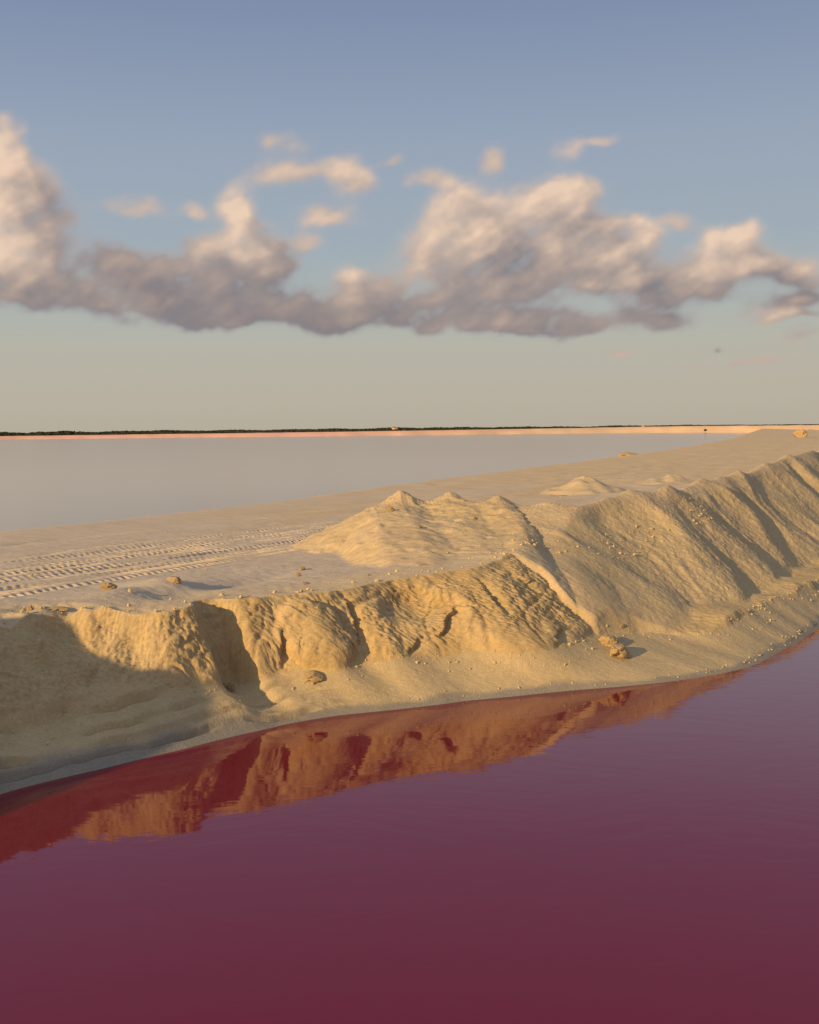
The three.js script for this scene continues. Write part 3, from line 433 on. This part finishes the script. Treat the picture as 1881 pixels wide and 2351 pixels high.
{ // one shrub standing alone on the far beach
  const s = new THREE.Group(), [x, z] = polar(15.09, 660); s.name = 'shrub'; s.position.set(x, 0.35, z);
  const trunk = new THREE.Mesh(new THREE.CylinderGeometry(0.06, 0.1, 0.8, 7).translate(0, 0.4, 0), new THREE.MeshStandardMaterial({ color: new THREE.Color(0.08, 0.06, 0.04), roughness: 1 })); trunk.name = 'trunk';
  const crown = new THREE.Mesh(leafClump(5, 160, 0.85, 0.8, 0.8, 0.22).translate(0, 0.3, 0), leafMat); crown.name = 'crown';
  s.add(trunk, crown); s.traverse((o) => { o.castShadow = o.receiveShadow = true; }); scene.add(setAll(s, 'small dark shrub standing alone on the peach coloured far beach', 'shrub'));
}

// ---------------------------------------------------------------- heaps, clods and stones lying on the sand
const clodMat = new THREE.MeshStandardMaterial({ color: new THREE.Color(0.52, 0.37, 0.19), roughness: 0.95, map: tint, bumpMap: bump, bumpScale: 0.01 });
const paleMat = new THREE.MeshStandardMaterial({ color: new THREE.Color(0.66, 0.55, 0.42), roughness: 0.95, map: tint, bumpMap: bump, bumpScale: 0.01 });
function clodGeometry(seed, rough, flat) {
  const g = new THREE.IcosahedronGeometry(1, 12), p = g.attributes.position, n = p.count, c = rng(seed)() * 90, r = rng(seed + 1), cuts = [];
  for (let k = 0; k < 7; k++) { const v = new THREE.Vector3(r() - 0.5, r() - 0.5, r() - 0.5).normalize(); cuts.push([v.x, v.y, v.z, 0.62 + 0.25 * r()]); }
  for (let i = 0; i < n; i++) {
    let x = p.getX(i), y = p.getY(i), z = p.getZ(i), k = 1 + rough * (0.5 * n3(x * 1.1 + c, y * 1.1, z * 1.1) + 0.3 * n3(x * 2.6 + c, y * 2.6, z * 2.6) + 0.16 * n3(x * 6 + c, y * 6, z * 6) + 0.08 * n3(x * 13 + c, y * 13, z * 13));
    for (const [cx, cy, cz, l] of cuts) { const d = (x * cx + y * cy + z * cz); if (d * k > l) k = mix(k, l / d, 0.8); }
    p.setXYZ(i, x * k, y * k * flat, z * k);
  }
  g.computeVertexNormals();
  // weld the normals of shared corners so that clods are not faceted
  const map = new Map(), N = g.attributes.normal; for (let i = 0; i < n; i++) { const key = [p.getX(i), p.getY(i), p.getZ(i)].map((v) => Math.round(v * 1e4)).join(); const a = map.get(key) ?? [0, 0, 0]; a[0] += N.getX(i); a[1] += N.getY(i); a[2] += N.getZ(i); map.set(key, a); }
  for (let i = 0; i < n; i++) { const a = map.get([p.getX(i), p.getY(i), p.getZ(i)].map((v) => Math.round(v * 1e4)).join()), l = Math.hypot(...a) || 1; N.setXYZ(i, a[0] / l, a[1] / l, a[2] / l); }
  return g;
}
const variants = [clodGeometry(1, 0.9, 0.9), clodGeometry(2, 0.8, 0.75), clodGeometry(3, 1.1, 0.6), clodGeometry(4, 0.9, 1.0), clodGeometry(5, 1.2, 0.8)];
function clod(label, a, b, sx, sy, sz, turn, kind, sink = 0.35, mat = clodMat, name = 'sand_clod', group = 'clods of sand on the dike') {
  const m = new THREE.Mesh(variants[kind], mat); m.name = name; let k = 0; while (scene.getObjectByName(m.name)) m.name = name + '_' + String(++k).padStart(3, '0');
  const f = name === 'sand_clod' ? 0.62 : 0.72; sx *= f; sy *= f; sz *= f; m.scale.set(sx, sy, sz); m.rotation.y = turn; m.position.set(toX(a, b), groundAt(a, b) + sy * (0.62 - sink), toZ(a, b)); m.castShadow = m.receiveShadow = true;
  scene.add(setAll(m, label, 'sand clod', group)); return m;
}
clod('ochre sand clod topmost of the three left of the large mound', 12.2, 9.75, 0.075, 0.075, 0.07, 0.4, 0);
clod('smallest ochre sand clod, middle of the three left of the large mound', 11.5, 9.27, 0.05, 0.055, 0.05, 1.4, 3);
clod('flattish ochre sand clod lowest of the three left of the large mound', 10.95, 8.72, 0.085, 0.055, 0.06, 0.1, 1);
clod('broad ochre sand clod on the track edge above the left bank', 8.98, 10.12, 0.15, 0.115, 0.12, 0.7, 4);
clod('wedge shaped sand clod at the head of the shaded hollow', 9.9, 9.98, 0.14, 0.12, 0.12, 2.0, 1);
clod('small upright sand clod with a dark shaded side on the left brow', 7.7, 9.95, 0.06, 0.085, 0.06, 0.9, 3);
clod('long low sand clod lying along the left brow', 7.98, 9.82, 0.19, 0.06, 0.09, -0.2, 2);
clod('low pale clod just left of the long low clod on the brow', 7.9, 9.98, 0.06, 0.05, 0.05, 1.9, 1, 0.3, paleMat);
clod('flat clod with a dark side on the shelf below the large mound', 12.65, 8.0, 0.10, 0.04, 0.06, 0.2, 2);
clod('tiny clod on the shelf left of the flat clod', 11.7, 8.25, 0.035, 0.03, 0.03, 0.9, 0);
clod('angular clod at the foot of the bulging cliff', 9.95, 7.82, 0.17, 0.17, 0.14, 0.5, 2, 0.25);
clod('block of sand slid down to the beach in the shaded corner', 9.15, 8.4, 0.12, 0.13, 0.11, 1.1, 4, 0.2);
clod('knob of sand in the shaded notch beside the cliff spur', 13.25, 6.72, 0.10, 0.10, 0.09, 0.3, 4);
clod('small clod at the ledge above the slumped slab', 14.15, 5.72, 0.07, 0.07, 0.06, 0.3, 0);
{
  const s = clod('large broken slab of sand tilted on the beach right of the spur', 13.33, 5.42, 0.26, 0.22, 0.17, 1.0, 2, 0.15, clodMat, 'sand_slab', null); s.rotation.z = -0.35;
  const t = clod('smaller block lying against the upper end of the broken slab', 13.5, 5.62, 0.16, 0.16, 0.14, 0.2, 4, 0.2, clodMat, 'sand_slab', null); t.rotation.x = 0.3;
}
clod('low lump on the lagoon edge of the track with a dark right side', 57, 22.7, 0.75, 0.35, 0.5, 0.2, 2, 0.35, clodMat, 'sand_lump', null);
clod('tiny white lump on the lagoon edge behind the large mound', 40.1, 21.6, 0.12, 0.12, 0.12, 0.4, 0, 0.2, new THREE.MeshStandardMaterial({ color: new THREE.Color(0.8, 0.76, 0.7), roughness: 0.9 }), 'salt_lump', null);
clod('large lump of sand standing alone on the far right stretch of the dike', 119.8, 28.4, 0.9, 1.0, 0.9, 0.5, 4, 0.3, clodMat, 'sand_lump', null);
clod('dark sided clod on the left shoulder of the large mound', 15.0, 10.1, 0.10, 0.10, 0.09, 0.6, 4);
clod('clod stuck in the face of the mound between its middle and right peaks', 15.35, 8.75, 0.09, 0.08, 0.08, 1.7, 1);
clod('tiny clod half way down the front of the large mound', 14.3, 9.1, 0.06, 0.06, 0.055, 0.4, 0);
// low heaps on the track behind the windrow
function heap(name, label, a, b, la, lb, h, turn, seed) {
  const pos = [], col = [], uv = [], idx = [], R = 26, S = 60, y0 = groundAt(a, b);
  for (let i = 0; i <= R; i++) for (let j = 0; j < S; j++) {
    const r = i / R, t = j / S * Math.PI * 2, wob = 1 + 0.22 * n3(Math.cos(t) + seed, Math.sin(t), 0), u = Math.cos(t) * r * la * wob, v = Math.sin(t) * r * lb * wob;
    const prof = (1 - r) ** 1.25 * (1 + 0.5 * n3(u * 1.6 + seed, v * 1.6, 2)), ca = Math.cos(turn), sa = Math.sin(turn), da = u * ca - v * sa, db = u * sa + v * ca, edge = Math.min(1, (1 - r) * 6);
    const y = h * prof + edge * (0.05 * n3(u * 3, v * 3, seed) + 0.015 * n3(u * 11, v * 11, seed)) - 0.05 * (1 - edge) - 0.02;
    pos.push(toX(da, db), y, toZ(da, db)); const k = 1 + 0.15 * n3(u * 2, v * 2, seed); col.push(C_PALE[0] * k, C_PALE[1] * k, C_PALE[2] * k); uv.push(u / 1.1, v / 1.1);
    if (i) { const p = (i - 1) * S + j, q = (i - 1) * S + (j + 1) % S; idx.push(p, q, p + S, q, q + S, p + S); }
  }
  const bot = pos.length / 3; pos.push(0, -0.2, 0); col.push(...C_PALE); uv.push(0, 0); for (let j = 0; j < S; j++) idx.push(bot, R * S + j, R * S + (j + 1) % S);
  const g = new THREE.BufferGeometry(); g.setAttribute('position', new THREE.Float32BufferAttribute(pos, 3)); g.setAttribute('color', new THREE.Float32BufferAttribute(col, 3)); g.setAttribute('uv', new THREE.Float32BufferAttribute(uv, 2)); g.setIndex(idx); g.computeVertexNormals();
  const m = new THREE.Mesh(g, sandMat); m.name = name; m.position.set(toX(a, b), y0, toZ(a, b)); m.castShadow = m.receiveShadow = true; scene.add(setAll(m, label, 'sand heap')); return m;
}
heap('sand_heap', 'small rounded sand heap on the track right of the large mound', 29.1, 12.9, 1.35, 1.1, 0.42, -0.5, 3);
heap('sand_heap_001', 'low flat sand heap on the track, right of the rounded heap', 33.7, 12.1, 1.3, 0.9, 0.26, -0.4, 8);
{
  const [x, z] = polar(-0.68, 900), m = new THREE.Mesh(variants[1], new THREE.MeshStandardMaterial({ color: new THREE.Color(0.55, 0.33, 0.16), roughness: 1 })); m.name = 'salt_heap'; m.scale.set(2.8, 1.5, 2.6); m.position.set(x, 5.2, z); m.castShadow = true; scene.add(setAll(m, 'small peach heap rising above the far woods line near the middle', 'salt heap'));
  const [x2, z2] = polar(12.05, 940), n = new THREE.Mesh(variants[0], m.material); n.name = 'salt_heap_001'; n.scale.set(1.3, 1.4, 1.3); n.position.set(x2, 4.6, z2); n.castShadow = true; scene.add(setAll(n, 'tiny peach heap breaking the far woods line towards the right', 'salt heap'));
}
{ // crumbs that fell from the cliff and lie along its foot, its brow and the waterline
  const r = rng(99), list = [], m4 = new THREE.Matrix4(), q = new THREE.Quaternion(), e = new THREE.Euler();
  const add = (a, b, s) => list.push([a, b, s]);
  for (let k = 0; k < 700; k++) { const a = 6 + 15 * r(); add(a, toeB(a) - 0.32 * r() ** 2 + 0.05, 0.004 + 0.016 * r() ** 5); }
  for (let k = 0; k < 350; k++) { const a = 6 + 14 * r(); add(a, crestB(a) + 0.05 + 0.5 * r() ** 2, 0.006 + 0.02 * r() ** 4); }
  for (let k = 0; k < 160; k++) { const a = 9.3 + 9 * r(); add(a, shoreB(a) + 0.05 + 0.13 * r(), 0.004 + 0.012 * r() ** 3); }
  for (let k = 0; k < 160; k++) { const a = 7 + 20 * r(); add(a, crestB(a) + 0.3 + 6 * r() ** 1.5, 0.006 + 0.02 * r() ** 5); }
  const g = new THREE.IcosahedronGeometry(1, 1), p = g.attributes.position; for (let i = 0; i < p.count; i++) { const x = p.getX(i), y = p.getY(i), z = p.getZ(i), k = 1 + 0.5 * n3(x * 1.5, y * 1.5, z * 1.5); p.setXYZ(i, x * k, y * k * 0.8, z * k); } g.computeVertexNormals();
  const im = new THREE.InstancedMesh(g, new THREE.MeshStandardMaterial({ color: new THREE.Color(0.54, 0.40, 0.20), roughness: 1 }), list.length);
  list.forEach(([a, b, s], i) => { m4.compose(new THREE.Vector3(toX(a, b), groundAt(a, b) + s * 0.4, toZ(a, b)), q.setFromEuler(e.set(r() * 6, r() * 6, r() * 6)), new THREE.Vector3(s * (0.8 + 0.6 * r()), s, s * (0.8 + 0.6 * r()))); im.setMatrixAt(i, m4); });
  im.name = 'sand_crumbs'; im.castShadow = im.receiveShadow = true; scene.add(setAll(im, 'crumbs of dry sand scattered along the bank, brow and waterline', 'sand crumbs', null, 'stuff'));
}
renderer.render(scene, camera);
